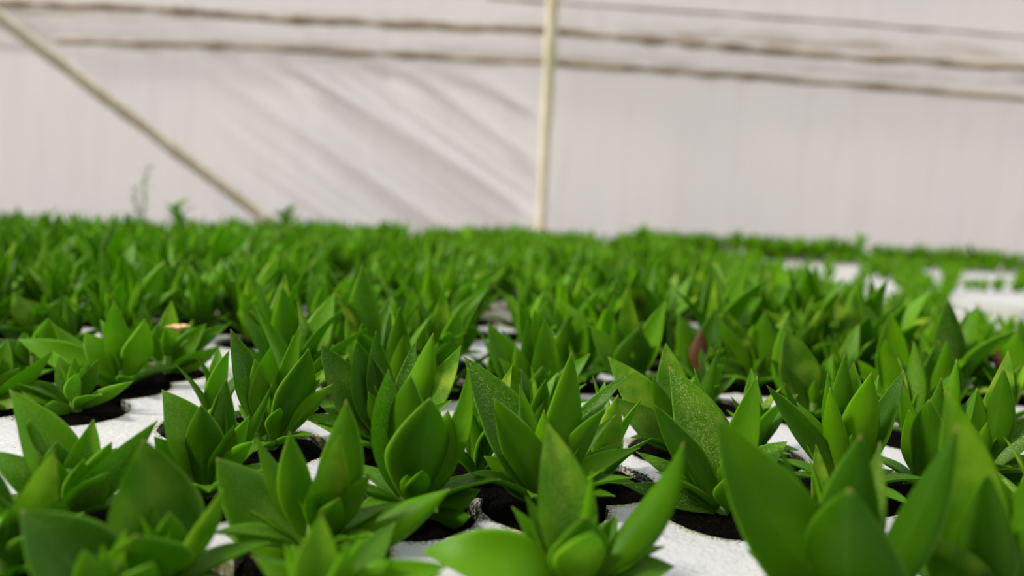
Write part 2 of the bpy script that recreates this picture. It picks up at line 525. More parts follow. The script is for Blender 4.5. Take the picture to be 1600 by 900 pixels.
# plants close enough to tell every leaf: foot of the rosette in the picture, then its leaves
# leaf = (tip x, tip y, apparent width px, face seen u/l, tip depth offset cm, recurve, sideways bend[, yellow, frost])
HERO = [
 (850, 792, 'seedling with a broad textured leaf reaching left and one long narrow leaf arching right', [
   (725, 557, 84, 'u', 2.0, .03, .02, 0, .5), (811, 600, 34, 'u', 1.2, .02, 0), (893, 550, 60, 'l', -.3, .0, .02),
   (990, 578, 36, 'u', 1.0, .10, -.06, 0, .4), (947, 637, 42, 'l', -.8, .05, -.02), (772, 622, 64, 'l', -1.0, .0, .02),
   (756, 713, 48, 'u', .2, .06, 0), (962, 648, 26, 'u', 1.4, .02, -.04), (850, 640, 40, 'l', -.5, 0, 0), (1000, 700, 34, 'u', .8, .12, -.05),(975,690,30,'u',1.5,.1,0)]),
 (900, 935, 'seedling with a pale frosted pointed leaf, one tall curved leaf beside bare foam', [
   (855, 660, 92, 'u', 1.5, .0, .02, .5, .75), (1068, 690, 56, 'l', .0, .05, .07), (822, 775, 36, 'u', .8, 0, 0, .3, .2),
   (915, 806, 92, 'l', -2.0, -.02, 0), (963, 800, 22, 'u', .6, 0, 0), (925, 735, 24, 'l', .5, 0, 0), (925, 832, 78, 'l', -3.0, .03, -.02, .3, .2),
   (658, 862, 92, 'u', .6, .20, .0), (800, 792, 34, 'u', 1.2, .05, 0), (1055, 885, 60, 'u', .4, .16, 0, 0, .3)]),
 (1128, 800, 'seedling with a big pale-speckled leaf, rooted in the wide black hole', [
   (1045, 572, 88, 'u', 1.6, .04, .04, .25, 1), (1183, 587, 52, 'u', .4, .02, .02), (1085, 575, 26, 'u', 2.0, 0, 0),
   (973, 757, 36, 'u', .3, .04, 0, 0, .5), (994, 706, 30, 'u', 1.2, .08, 0, 0, .5), (1022, 632, 48, 'l', -1.0, .03, -.02),
   (1140, 740, 40, 'l', -1.5, -.05, .02), (1230, 690, 50, 'u', 1.4, .12, 0, 0, .6)]),
 (1062, 706, 'seedling with a blotched yellowish leaf behind the pale-speckled one', [
   (950, 557, 60, 'u', .8, .06, -.03, .8, .4), (1040, 536, 58, 'u', 1.0, .02, 0, .5, .7), (952, 622, 50, 'u', -.6, .06, 0, .2, .3),
   (1122, 547, 26, 'l', .6, .05, 0), (1020, 590, 34, 'l', -.5, 0, 0)]),
 (1330, 990, 'large dark blurred seedling close to the lens with leaves spread in a crown', [
   (1120, 650, 128, 'u', 1.0, .02, -.05), (1215, 694, 34, 'u', 1.4, .02, 0), (1345, 678, 100, 'l', .2, 0, 0), (1375, 690, 52, 'u', 1.6, .0, .02, .2, .5),
   (1328, 762, 150, 'l', -2.2, -.03, 0), (1497, 664, 66, 'l', -.6, -.05, .05), (1165, 860, 60, 'u', .8, .15, 0, 0, .3)]),
 (1530, 985, 'seedling at the near right with a tall broad leaf and a low bright one', [
   (1478, 608, 104, 'u', 1.5, .02, .03, .3, .1), (1545, 738, 84, 'l', -1.0, 0, 0), (1625, 720, 86, 'l', .0, 0, .02), (1462, 838, 90, 'l', -1.2, .04, 0, .3, 0),
   (1640, 800, 70, 'l', -1.6, 0, 0)]),
 (1318, 770, 'seedling with crowded bright upright leaves directly behind the large dark blurred one', [
   (1293, 583, 30, 'l', .2, 0, -.02), (1320, 553, 44, 'l', 1.0, 0, 0), (1334, 566, 58, 'u', 1.3, 0, 0, .2, 0), (1362, 581, 60, 'l', -.4, 0, 0),
   (1297, 605, 36, 'l', -.6, 0, -.02), (1245, 628, 42, 'u', .6, .04, -.02, 0, .3), (1198, 602, 38, 'l', -.8, .05, 0), (1412, 578, 42, 'u', .4, .02, .03),
   (1225, 598, 26, 'l', 1.2, .08, 0), (1373, 586, 24, 'u', 1.6, 0, 0), (1262, 665, 34, 'u', 1, .02, 0, 0, .8)]),
 (1448, 770, 'seedling with a square-shouldered dark leaf between two upright crowns', [
   (1451, 624, 62, 'l', -.6, 0, 0), (1471, 590, 34, 'l', .8, 0, 0), (1527, 606, 28, 'u', .6, 0, .02), (1420, 640, 38, 'u', .4, 0, 0), (1495, 560, 34, 'l', 1, 0, .02), (1405, 590, 30, 'u', 1.5, 0, 0)]),
 (1530, 745, 'seedling with a tall leaf leaning right above a low pale frosted leaf', [
   (1568, 574, 44, 'l', .2, 0, .03), (1528, 608, 30, 'u', .9, 0, 0), (1575, 548, 46, 'u', 1.2, .0, .04, .6, .2), (1655, 645, 42, 'u', .4, .16, 0, 0, .8), (1490, 640, 30, 'l', 0, .05, 0),
   (1640, 770, 46, 'u', -.8, .10, 0, 0, .5)]),
 (1268, 655, 'seedling whose broad leaf carries a small black speck near its tip', [
   (1231, 510, 62, 'u', .6, .03, -.03, .35, .2), (1224, 503, 60, 'l', 1.6, 0, -.03), (1300, 555, 34, 'u', .8, 0, 0), (1205, 560, 30, 'l', 0, .05, 0)]),
 (1395, 640, 'seedling with rounded leaves, one folded over dark, behind the square-shouldered one', [
   (1383, 530, 40, 'l', -.2, .08, .0), (1392, 488, 50, 'u', 1.2, 0, 0), (1446, 546, 54, 'l', -.4, .12, 0), (1340, 562, 30, 'u', .8, 0, 0)]),
 (1458, 660, 'seedling with two broad textured leaves closed like a beak', [
   (1466, 531, 60, 'u', .8, .03, .04, .1, .3), (1478, 532, 36, 'l', -.2, .0, .07), (1410, 600, 24, 'l', 0, 0, 0), (1524, 590, 26, 'u', .5, .14, 0)]),
 (1570, 620, 'seedling with a small dark red leaf at the right edge', [
   (1558, 543, 17, 'l', .2, 0, 0, 2, 0), (1490, 524, 44, 'u', .8, .12, 0), (1588, 520, 46, 'l', .4, 0, -.02), (1620, 560, 40, 'u', .3, .1, 0)]),
 (645, 800, 'seedling with three broad upright leaves pressed together, the outer one pebbly and pale', [
   (607, 577, 66, 'u', .2, .0, -.07, 0, .75), (641, 585, 84, 'l', -.2, 0, -.02), (672, 621, 100, 'l', -1.2, 0, 0), (731, 574, 40, 'u', .3, -.02, .10, 0, .1),
   (636, 742, 34, 'l', -1.2, .0, 0), (700, 640, 60, 'l', .4, 0, .04), (750, 765, 44, 'l', -.3, .1, 0), (735, 806, 36, 'l', -1.6, .16, 0), (660,735,40,'l',-1.5,0,0)]),
 (610, 705, 'seedling with a zigzag row of pointed leaves, one blotched yellow', [
   (502, 537, 66, 'u', .6, .03, -.05, .2, .3), (557, 532, 64, 'u', .9, 0, -.03), (587, 517, 46, 'u', 1.4, .0, -.02), (650, 532, 34, 'u', 1.5, 0, 0, 0, .6),
   (677, 520, 46, 'l', .6, 0, .02), (720, 540, 50, 'u', .6, .0, .05, .9, .3), (498, 632, 34, 'u', .4, .1, 0, 0, .3), (466, 648, 34, 'u', -.3, .1, 0, 0, .8),
   (576, 612, 30, 'l', -.6, 0, 0), (706, 625, 30, 'u', -.4, .08, 0)]),
 (425, 700, 'seedling with one broad glowing leaf and one very dark leaf side by side', [
   (424, 541, 56, 'u', .6, .0, -.07, .25, .2), (468, 509, 34, 'u', 1.4, 0, .0), (482, 544, 58, 'l', -.3, 0, .05), (360, 514, 50, 'u', .6, .05, -.02, .1, .3),
   (438, 638, 30, 'l', -.8, .1, 0), (508, 575, 34, 'u', .6, .05, 0, 0, .2), (398, 560, 40, 'l', .2, 0, 0), (520, 600, 30, 'l', -.3, .05, 0)]),
 (325, 775, 'seedling with a broad arched leaf tipping left over the white foam', [
   (253, 609, 78, 'u', .5, .08, .04, .1, .35), (344, 609, 38, 'u', .9, 0, .02), (353, 591, 50, 'l', 1.0, .0, 0), (314, 632, 62, 'l', -.6, 0, 0),
   (241, 682, 50, 'l', -.8, .03, 0), (268, 675, 44, 'u', .2, .05, -.03), (389, 650, 34, 'l', -.2, 0, 0), (365, 665, 40, 'u', -.4, 0, 0), (395, 690, 32, 'l', -1, .1, 0), (425,600,20,'l',1,.1,0), (392, 755, 26, 'u', .4, 0,0,.2,.9)]),
 (490, 865, 'seedling with a long blade-like leaf reaching right over the dark soil', [
   (338, 715, 104, 'l', .2, .06, .0, 0, .2), (541, 624, 74, 'l', .6, 0, .04), (531, 680, 62, 'u', -.4, 0, -.02, .6, 0), (453, 674, 56, 'l', .6, 0, -.02),
   (400, 682, 36, 'l', 1.2, 0, 0), (579, 738, 42, 'l', -.2, 0, .02), (703, 764, 62, 'l', -.2, .10, 0), (530, 778, 46, 'l', -.8, 0, 0),
   (352, 838, 56, 'u', -.2, .08, 0), (575, 850, 34, 'u', -1.6, 0, 0)]),
 (520, 985, 'blurred bright seedling at the lower edge with a single upright spear leaf', [
   (502, 804, 76, 'u', -.2, 0, 0, .3, 0), (542, 850, 40, 'l', -.6, 0, 0), (616, 868, 36, 'l', -.4, 0, .02), (700, 884, 74, 'u', .2, .22, 0), (400, 875, 50, 'u', .2, .1, 0), (445, 850, 40, 'l', .2, 0, 0)]),
 (250, 935, 'seedling with one very broad cupped leaf holding smaller leaves inside', [
   (224, 685, 138, 'u', 1.2, -.05, .02, .25, .1), (347, 762, 36, 'l', .0, .0, .07, .4, 0), (240, 785, 34, 'l', .6, 0, 0), (265, 800, 60, 'l', .1, 0, 0),
   (212, 835, 130, 'l', -1.6, -.03, 0, .2, 0), (195, 800, 34, 'u', .7, 0, -.04, .4, 0)]),
 (175, 985, 'blurred seedling in the near left corner with a broad blade tipping left', [
   (32, 797, 130, 'u', .2, .06, .04, 0, .15), (130, 860, 60, 'l', -.6, 0, 0), (60, 880, 60, 'l', -.4, .05, 0), (240, 880, 60, 'l', -.4, .05, 0)]),
 (105, 815, 'seedling on the left with a tall rounded leaf folded towards its neighbour', [
   (14, 608, 80, 'u', .8, .0, .10, .1, .3), (146, 655, 52, 'u', .6, .0, .03, .1, .3), (45, 655, 36, 'l', .4, .0, 0), (247, 656, 50, 'u', .4, .10, -.06, 0, .4),
   (88, 690, 60, 'l', .2, 0, 0), (170, 738, 56, 'u', -.8, .0, -.03, 0, .7), (-20, 705, 50, 'u', .4, .12, 0, 0, .3), (175, 690, 40, 'l', 0, .04, .02), (130, 718, 36, 'l', -.6, 0, 0)]),
 (10, 905, 'seedling cut by the left edge with a yellow-blotched leaf', [
   (84, 700, 62, 'u', .4, .03, -.02, 1, .2), (-30, 760, 70, 'u', .6, 0, 0), (20, 800, 60, 'l', -.2, 0, 0), (60, 830, 50, 'l', -.4, 0, 0), (-40, 690, 60, 'u', 1.2, 0, 0)]),
 (118, 642, 'seedling on the left foam edge with a pale curled old leaf', [
   (92, 556, 34, 'u', .8, 0, 0, .2, 0), (152, 562, 24, 'l', .2, 0, .02), (118, 584, 26, 'l', -1.0, .05, -.02, .5, .6), (22, 600, 34, 'u', .2, .10, 0),
   (208, 596, 22, 'l', -.2, .0, .0, .2, .2), (82, 548, 24, 'u', 1.6, .12, 0), (70, 650, 30, 'l', -1.4, .06, 0)]),
 (192, 606, 'tall glowing seedling standing left of the wide white foam strip', [
   (178, 468, 40, 'u', .6, 0, -.03, .3, 0), (226, 498, 44, 'l', .3, -.02, .05, .1, 0), (132, 520, 46, 'u', .6, .05, -.02), (28, 530, 48, 'u', .2, .06, 0),
   (156, 500, 26, 'u', 2.0, .14, 0), (82, 505, 40, 'l', 1.2, .08, 0)]),
 (262, 582, 'seedling with low leaves spread right over the white foam strip', [
   (346, 540, 28, 'u', -.2, .04, 0, .3, 0), (322, 506, 34, 'u', .6, .03, 0), (302, 500, 30, 'l', 1.2, 0, 0), (268, 470, 34, 'u', 1.4, 0, 0, .5, 0), (246, 505, 34, 'l', .2, .0, 0), (360, 505, 28, 'u', 1.6, .12, 0)]),
 (60, 530, 'seedling at the left with a pale folded tall leaf', [
   (70, 470, 38, 'u', .6, 0, 0, .9, .3), (22, 455, 34, 'l', .8, 0, 0, .5, 0), (10, 500, 34, 'l', .0, .05, 0), (105, 462, 30, 'u', 1, .0, .02, .2, 0), (0, 540, 30, 'u', -.4, .1, 0)]),
 (-12, 632, 'seedling cut by the left edge, one arched leaf pointing right over its neighbour', [
   (83, 548, 30, 'u', .2, .14, -.03), (-20, 540, 44, 'l', .6, 0, 0), (30, 575, 30, 'l', .4, 0, 0), (62, 640, 30, 'u', -.8, .08, 0, .2, .3), (-50, 590, 40, 'u', .2, .1, 0), (12, 530, 36, 'u', 1.4, 0, 0)]),
 (55, 585, 'seedling with a dark folded leaf, between the two tall ones at the left', [
   (75, 497, 44, 'l', .4, .05, .0), (35, 520, 36, 'u', .6, .02, 0), (110, 540, 34, 'u', -.2, .1, 0), (0, 530, 36, 'u', .2, .12, 0), (60, 510, 30, 'l', 1, 0, 0)]),
 (632, 566, 'seedling with large pale-green leaves fanned wide, behind the zigzag-leaved one', [
   (541, 452, 54, 'u', .2, .05, -.01, .1, 0), (646, 449, 28, 'u', .8, 0, .02, .2, 0), (692, 478, 34, 'l', .2, .14, -.02), (562, 507, 26, 'u', -.4, .14, 0),
   (600, 470, 40, 'l', .4, 0, 0), (655, 475, 36, 'l', .6, .0, 0), (690, 520, 26, 'l', -.4, .05, 0)]),
 (690, 572, 'seedling with a long arching leaf that curls over to the right', [
   (765, 446, 32, 'u', .3, .09, -.05), (742, 462, 34, 'l', .6, 0, .02), (748, 510, 40, 'l', -.3, .08, 0), (710, 470, 36, 'u', 1.2, 0, 0), (650, 500, 30, 'l', .2, .0, 0)]),
 (842, 650, 'seedling with a cluster of yellow-tipped leaves standing upright', [
   (763, 503, 50, 'u', .5, .03, -.06, 0, .2), (823, 500, 34, 'u', .9, 0, -.02), (835, 482, 28, 'u', 1.3, 0, 0), (850, 496, 46, 'u', .8, 0, .03, .1, .1),
   (848, 572, 40, 'l', -.6, 0, 0), (922, 552, 30, 'u', .4, .03, .0), (780, 560, 34, 'u', -.2, .04, 0), (805, 540, 40, 'l', 0, 0, 0)]),
 (895, 600, 'seedling with two narrow folded leaves right of the yellow-tipped cluster', [
   (890, 492, 36, 'l', .2, 0, -.03), (912, 488, 34, 'u', .6, 0, 0), (870, 480, 26, 'u', 1.2, 0, 0), (925, 500, 30, 'l', .6, .05, 0), (945, 555, 30, 'l', -.5, .1, 0)]),
 (985, 610, 'seedling with a wide very dark rounded leaf facing the lens', [
   (998, 512, 62, 'l', -.4, -.02, 0), (921, 508, 40, 'u', .4, .08, 0), (980, 452, 40, 'u', 1.0, 0, .0, .5, 0), (1040, 470, 40, 'u', .8, 0, 0), (960, 500, 30, 'l', .2, 0, 0)]),
 (1098, 600, 'seedling with a reddish-brown withered leaf', [
   (1096, 514, 30, 'l', .2, 0, 0, 2, 0), (1070, 530, 28, 'u', .8, .03, 0), (1122, 550, 26, 'l', -.2, .08, 0), (1120, 480, 40, 'u', 1.2, 0, 0), (1060, 490, 36, 'l', 1.2, 0, 0)]),
 (1178, 605, 'seedling with a steep dark trough-shaped leaf and a sunlit yellow one', [
   (1126, 500, 32, 'l', .0, .0, -.03), (1130, 482, 40, 'u', .8, .02, -.02, .6, 0), (1177, 507, 30, 'l', .4, 0, 0), (1195, 487, 46, 'l', .2, 0, 0), (1112, 560, 30, 'u', -.2, .1, 0), (1215, 520, 40, 'l', .4, 0, 0)]),
]

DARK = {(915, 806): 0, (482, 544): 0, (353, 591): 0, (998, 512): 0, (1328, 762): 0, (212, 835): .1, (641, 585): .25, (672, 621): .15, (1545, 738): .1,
        (1120, 650): .2, (1022, 632): .1, (1446, 546): .1, (225, 685): .5, (424, 541): 1, (178, 468): 1, (226, 498): .9, (607, 577): .6, (703, 764): .5, (338, 715): .3}  # per-leaf tone: shaded faces painted dark, lit ones bright
TONES = {1330: .02, 1530: .2, 520: .6, 192: .75, 262: .6, 118: .6, 425: .5, 900: .35, 60: .6}  # shade at the front right and sun at the left put into leaf tone
rs = random.Random(5)


def hero_plant(bx, by, label, leaves):
    skirt = 3 if bx in (1128, 262, 118) else 7
    B0 = ground(bx, by, 0)
    root = bpy.data.objects.new('seedling', None); col.objects.link(root)
    root.empty_display_size = .01
    root.location = B0
    tag(root, label, 'plant')
    R_ = .0258
    HOLES.append((B0.x, B0.y, R_ + .001))
    pm = PLUGS[rs.randrange(5)]
    s = new_obj('soil_plug', pm, SOIL, root); s.rotation_euler.z = rs.random() * 6
    
    # short stem
    sv, sf = [], []
    for j in range(6):
        r = .0034 * (1 - .08 * j); z = -.006 + .0052 * j
        for i in range(10):
            a = i * math.pi / 5; sv.append((r * math.cos(a), r * math.sin(a), z))
    for j in range(5):
        for i in range(10): sf.append((j * 10 + i, j * 10 + (i + 1) % 10, j * 10 + 10 + (i + 1) % 10, j * 10 + 10 + i))
    sf.append(tuple(range(50, 60)))
    new_obj('stem', mesh('stem', sv, sf), STEM, root)
    specs = []
    for lf in leaves:
        tx, ty, wpx, face, doff, bn, bi = lf[:7]
        yel = lf[7] if len(lf) > 7 else 0; frost = lf[8] if len(lf) > 8 else 0
        T = at_depth(tx, ty, B0.y + doff * .01) - B0
        if T.z < .006: T.z = .006
        hz = Vector((T.x, T.y, 0)); hl = max(hz.length, 1e-4)
        steep = math.atan2(T.z, hl)
        zb = .001 + .007 * max(0, min(1, (steep - .3) / 1.1))
        Bp = hz / hl * .0032 + Vector((0, 0, zb))
        d = (T - Bp); L = d.length; d.normalize()
        view = (B0 + T - cam.location).normalized()
        Wimg = d.cross(view).normalized()
        if Wimg.x < 0: Wimg = -Wimg
        V = Wimg.cross(d).normalized()
        if V.dot(view) > 0: V = -V      # V towards the camera
        Wn = Vector((0, 0, 1)).cross(hz / hl).normalized()
        th = math.radians(22)
        Wa = Wimg * math.cos(th) + V * math.sin(th); Wb = Wimg * math.cos(th) - V * math.sin(th)
        W = Wa if abs(Wa.dot(Wn)) > abs(Wb.dot(Wn)) else Wb
        depth = (B0 + T * .5 - cam.location).dot(ray(800, 450).normalized())
        wid = wpx / F * depth / math.cos(th)
        Nup = V if face == 'u' else -V
        right = Vector((math.cos(ROLL), 0, -math.sin(ROLL)))
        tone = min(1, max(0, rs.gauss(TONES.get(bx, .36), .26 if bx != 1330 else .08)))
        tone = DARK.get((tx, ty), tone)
        lg = leaf_geo(Bp, T, wid, Nup, bn if face == 'u' else bn * -1 if False else bn, right * bi, cup=rs.uniform(.10, .2),
                      thick=.0014, nu=12, nv=22, Wdir=W, foot=.45, waviness=rs.uniform(-.07, .07))
        red = yel >= 2
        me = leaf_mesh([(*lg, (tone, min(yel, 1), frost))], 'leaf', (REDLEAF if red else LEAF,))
        o = new_obj('leaf', me, None, root)
        if red: o['label'] = 'dull red withered leaf'
        if bx == 1268 and tx == 1231:
            # tiny black speck sitting on the blade
            best = min(me.vertices, key=lambda v: (Vector(pix(*(v.co + B0))) - Vector((1242, 523))).length + (0 if (v.normal.dot(view) < 0) else 40))
            sv2, sf2 = [], []
            for a_ in range(7):
                for b_i in range(8):
                    ph = math.pi * a_ / 6; th2 = b_i * math.pi / 4
                    sv2.append(best.co - view * .0004 + Vector((math.sin(ph) * math.cos(th2) * .0006, math.sin(ph) * math.sin(th2) * .0006, math.cos(ph) * (.0014 if a_ < 3 else .0009))))
            for a_ in range(6):
                for b_i in range(8): sf2.append((a_ * 8 + b_i, a_ * 8 + (b_i + 1) % 8, a_ * 8 + 8 + (b_i + 1) % 8, a_ * 8 + 8 + b_i))
            new_obj('speck', mesh('speck', sv2, sf2), SOIL, root)
        specs.append((T, wid))
    # low skirt of older leaves
    k0 = rs.random() * 6
    for k in range(skirt):
        a = k0 + k * 2.4 + rs.uniform(-.3, .3); L = rs.uniform(.024, .036); lean = rs.uniform(1.05, 1.4)
        d = Vector((math.cos(a) * math.sin(lean), math.sin(a) * math.sin(lean), math.cos(lean)))
        Bp = Vector((math.cos(a) * .003, math.sin(a) * .003, .0025))
        lg = leaf_geo(Bp, Bp + d * L, L * rs.uniform(.32, .42), Vector((-math.cos(a) * .3, -math.sin(a) * .3, 1)), .07, None, .15, .0013, 8, 14)
        new_obj('leaf', leaf_mesh([(*lg, (rs.uniform(.05, .4), 0, .3 * rs.random()))]), None, root)
    # small heart leaves
    a0 = rs.random() * 6
    for k in range(4):
        a = a0 + k * math.pi / 2 + rs.uniform(-.3, .3); L = rs.uniform(.012, .022); lean = rs.uniform(.15, .4)
        d = Vector((math.cos(a) * math.sin(lean), math.sin(a) * math.sin(lean), math.cos(lean)))
        Bp = Vector((math.cos(a) * .001, math.sin(a) * .001, .009))
        lg = leaf_geo(Bp, Bp + d * L, L * .36, Vector((-math.cos(a), -math.sin(a), .3)), .03, None, .15, .001, 6, 8)
        new_obj('leaf', leaf_mesh([(*lg, (.75, 0, 0))]), None, root)
    return root


m, n, out = mat('withered_red')
p_ = N(n, 'ShaderNodeBsdfPrincipled'); p_.inputs['Base Color'].default_value = (.12, .042, .015, 1); p_.inputs['Roughness'].default_value = .5
n.links.new(p_.outputs[0], out.inputs[0]); REDLEAF = m

hero_xy = []
for h in HERO:
    r_ = hero_plant(*h); hero_xy.append((r_.location.x, r_.location.y))


# ------------------------------------------------------------------ ordinary seedlings
def rosette(seed, lod=0, tone_base=.45, fine=False):
    r = random.Random(seed)
    nu, nv = ((8, 14), (4, 8), (2, 6))[lod]
    parts = []
    a = r.random() * 6
    H = r.uniform(.92, 1.08)
    rows = [(.030, 1.36, .0015, .38), (.044, .98, .0015, .34), (.058, .64, .003, .31), (.064, .40, .004, .29), (.062, .22, .006, .28), (.040, .12, .008, .3), (.024, .12, .010, .3)]
    if lod == 2: rows = rows[1:6]
    if fine: rows = [(L * .86, ln, z, wr * .78) for L, ln, z, wr in rows[1:6]] + [(.050, .75, .004, .24), (.055, .28, .005, .22), (.046, .5, .004, .24)]
    for k, (L, lean, zb, wr) in enumerate(rows):
        for s in range(2):
            aa = a + s * math.pi + r.uniform(-.35, .35)
            l = L * r.uniform(.8, 1.12) * H; ln = max(.04, lean + r.uniform(-.16, .16))
            d = Vector((math.cos(aa) * math.sin(ln), math.sin(aa) * math.sin(ln), math.cos(ln)))
            Bp = Vector((math.cos(aa) * .003, math.sin(aa) * .003, zb))
            tone = min(1, max(0, r.gauss(tone_base, .26)))
            yel = .7 if r.random() < .16 else 0
            fr = r.uniform(.4, 1) if r.random() < (.18 if lod == 0 else .10) else 0
            if lod and r.random() < .25: tone = 1
            up = Vector((-math.cos(aa), -math.sin(aa), .9)) + Vector((-math.sin(aa), math.cos(aa), 0)) * r.uniform(-.5, .5)
            lg = leaf_geo(Bp, Bp + d * l, l * wr * r.uniform(.9, 1.15), up, r.uniform(-.02, .12), None, r.uniform(.1, .2), .0012, nu, nv)
            parts.append((*lg, (tone, yel, fr)))
        a += math.pi / 2 + r.uniform(-.2, .2)
    return parts


VAR1 = [leaf_mesh(rosette(100 + i, 0), 'seedling') for i in range(12)]
VARL = [leaf_mesh(rosette(400 + i, 1, .58, i % 3 > 0), 'seedling') for i in range(12)]  # sunlit look of the left rows put into leaf tone
VARY = [leaf_mesh(rosette(500 + i, 1, .9), 'seedling') for i in range(12)]  # brighter tone stands in for sun on the right-hand trays
VAR2 = [leaf_mesh(rosette(200 + i, 1, .45, i % 2 > 0), 'seedling') for i in range(14)]

# where the foam stays bare: strips between the rows, open foam before the further bed
def poly_in(p, poly):
    x, y = p; c = False
    for i in range(len(poly)):
        x1, y1 = poly[i]; x2, y2 = poly[i - 1]
        if (y1 > y) != (y2 > y) and x < (x2 - x1) * (y - y1) / (y2 - y1) + x1: c = not c
    return c


def gp(pts, z=0): return [tuple(ground(x, y, z)[:2]) for x, y in pts]


BARE = [
    gp([(60, 740), (180, 640), (270, 603), (300, 560), (300, 530), (370, 530), (392, 600), (250, 700), (180, 760)]),
    gp([(455, 500), (470, 470), (505, 465), (505, 490)]),
    gp([(748, 590), (752, 470), (795, 470), (790, 560)]),
    gp([(640, 900), (700, 850), (800, 860), (800, 930)]),
    gp([(1000, 930), (1000, 830), (1190, 850), (1190, 930)]),
]
OPEN = []
# younger, lower and sparser plants in the trays on the right; foam shows between them
SPARSE = gp([(1040, 378), (1110, 404), (1200, 428), (1350, 466), (1480, 494), (1660, 530), (1750, 420), (1700, 404), (1500, 388), (1060, 366)], .05)
WHITE = [[(a, b), (c, b), (c, d), (a, d)] for a, b, c, d in (
    (1092, 389, 1165, 401), (1188, 400, 1216, 416), (1222, 404, 1258, 426), (1262, 410, 1290, 436), (1298, 414, 1345, 442),
    (1440, 424, 1466, 440), (1500, 427, 1590, 446), (1352, 438, 1398, 466), (1485, 460, 1612, 516))]


FAR = [(-1.6, .60), (-.782, 1.165), (-.473, 1.402), (-.008, 1.70), (.22, 1.64), (.32, 1.95), (.60, 2.06), (1.6, 2.04)]


def far_y(x):
    for (x0, y0), (x1, y1) in zip(FAR, FAR[1:]):
        if x0 <= x <= x1: return y0 + (y1 - y0) * (x - x0) / (x1 - x0)
    return 0.6 if x < 0 else 1.9


TX = [-1.27 + .36 * i for i in range(9)]
TY = [.06 + .65 * j for j in range(4)]
cands = []
for i in range(len(TX) - 1):
    for j in range(len(TY) - 1):
        row = 0; y = TY[j] + .036
        while y < TY[j + 1] - .03:
            nC = 6 if row % 2 == 0 else 5
            for c in range(nC):
                x = TX[i] + .040 + .056 * c + (.028 if nC == 5 else 0)
                cands.append((x + random.uniform(-.002, .002), y + random.uniform(-.002, .002)))
            y += .0485; row += 1
sel = []
ccam = math.cos(PITCH)
for x, y in cands:
    if y < .2 or abs(x) > y * .70 + .10 or y > far_y(x) : continue
    if y < .62 and abs(x) < .67 * y:
        lim = .034
    else: lim = .044
    if any((x - a) ** 2 + (y - b) ** 2 < lim ** 2 for a, b in hero_xy): continue
    if any(poly_in((x, y), P) for P in BARE + OPEN): continue
    if y < .24 or (y < .44 and x < -.18): continue
    kind = 0
    if poly_in((x, y), SPARSE):
        continue
    elif y < .60 and any((x - a) ** 2 + (y - b) ** 2 < .060 ** 2 for a, b in hero_xy): kind = 2
    elif x < .1 and y > .55: kind = 3
    sel.append((x, y, kind))
# the young trays on the right, sown closer
for i in range(90):
    for j in range(90):
        x = .10 + i * .036 + random.uniform(-.008, .008); y = .70 + j * .030 + random.uniform(-.008, .008)
        if y > far_y(x) or x > y * .72 + .05 or not poly_in((x, y), SPARSE): continue
        if any(poly_in(pix(x, y, z), Q) for Q in WHITE for z in (0, .010)): continue
        if random.random() < (.05 if y > 1.3 else .25): continue
        sel.append((x, y, 1))
for x, y in list(cands):
    a, b = x + .028, y + .012
    if .52 < b < 1.0 and a < .45 and -.70 * b - .1 < a and random.random() < .6 and not poly_in((a, b), SPARSE) and not any(poly_in((a, b), P) for P in BARE) \
            and all((a - p) ** 2 + (b - q_) ** 2 > .036 ** 2 for p, q_ in hero_xy): sel.append((a, b, 3 if a < .1 else 0))
# closer sown far rows on the left and in the middle
for x, y in cands:
    for dx, dy in ((.028, .0), (.014, .024)):
        a, b = x + dx, y + dy
        if b > 1.0 and b < far_y(a) and abs(a) < b * .72 + .1 and not poly_in((a, b), SPARSE): sel.append((a, b, 4))
sel.sort(key=lambda p: p[1] + (.0 if p[2] != 4 else 5))
print('ordinary seedlings', len(sel), 'heroes', len(HERO))
GEN = 300 - len(HERO)
BANDS = [(0.60, 'green seedling in the close rows behind the sharp-leaved plants', 'seedlings of the close rows'),
         (0.85, 'green seedling in the slightly blurred middle rows of the foam trays', 'seedlings of the middle rows'),
         (9, 'small blurred green seedling in the dense back rows of the foam trays', 'seedlings of the back rows')]
rg = random.Random(77)
for k, (x, y, kind) in enumerate(sel[:GEN]):
    HOLES.append((x, y, .0266))
    o = bpy.data.objects.new('seedling', (VAR1 if y < .8 and kind == 0 else VAR2 if kind == 0 else VARY if kind == 1 else VARL if kind == 3 else VAR1)[rg.randrange(12)]); col.objects.link(o)
    o.location = (x, y, 0); o.rotation_euler = (rg.uniform(-.12, .12), rg.uniform(-.12, .12), rg.random() * 6.28)
    s = rg.uniform(.84, 1.14) * (1, .5, .62, 1)[kind]; o.scale = (s, s, s * rg.uniform(.92, 1.1))
    for lim, lb, gr in BANDS:
        if y < lim: break
    if kind == 1: lb, gr = 'small low yellow-green seedling in the sparse right-hand trays showing white foam', 'low seedlings of the sparse trays'
    if kind == 2: lb, gr = 'short low seedling filling a gap between the tall sharp-leaved plants', 'short gap-filling seedlings'
    tag(o, lb, 'plant', gr)
    c = bpy.data.objects.new('soil_plug', PLUGS[rg.randrange(5)]); col.objects.link(c); c.parent = o
    c.matrix_parent_inverse = Matrix.LocRotScale(None, o.rotation_euler, o.scale).inverted()

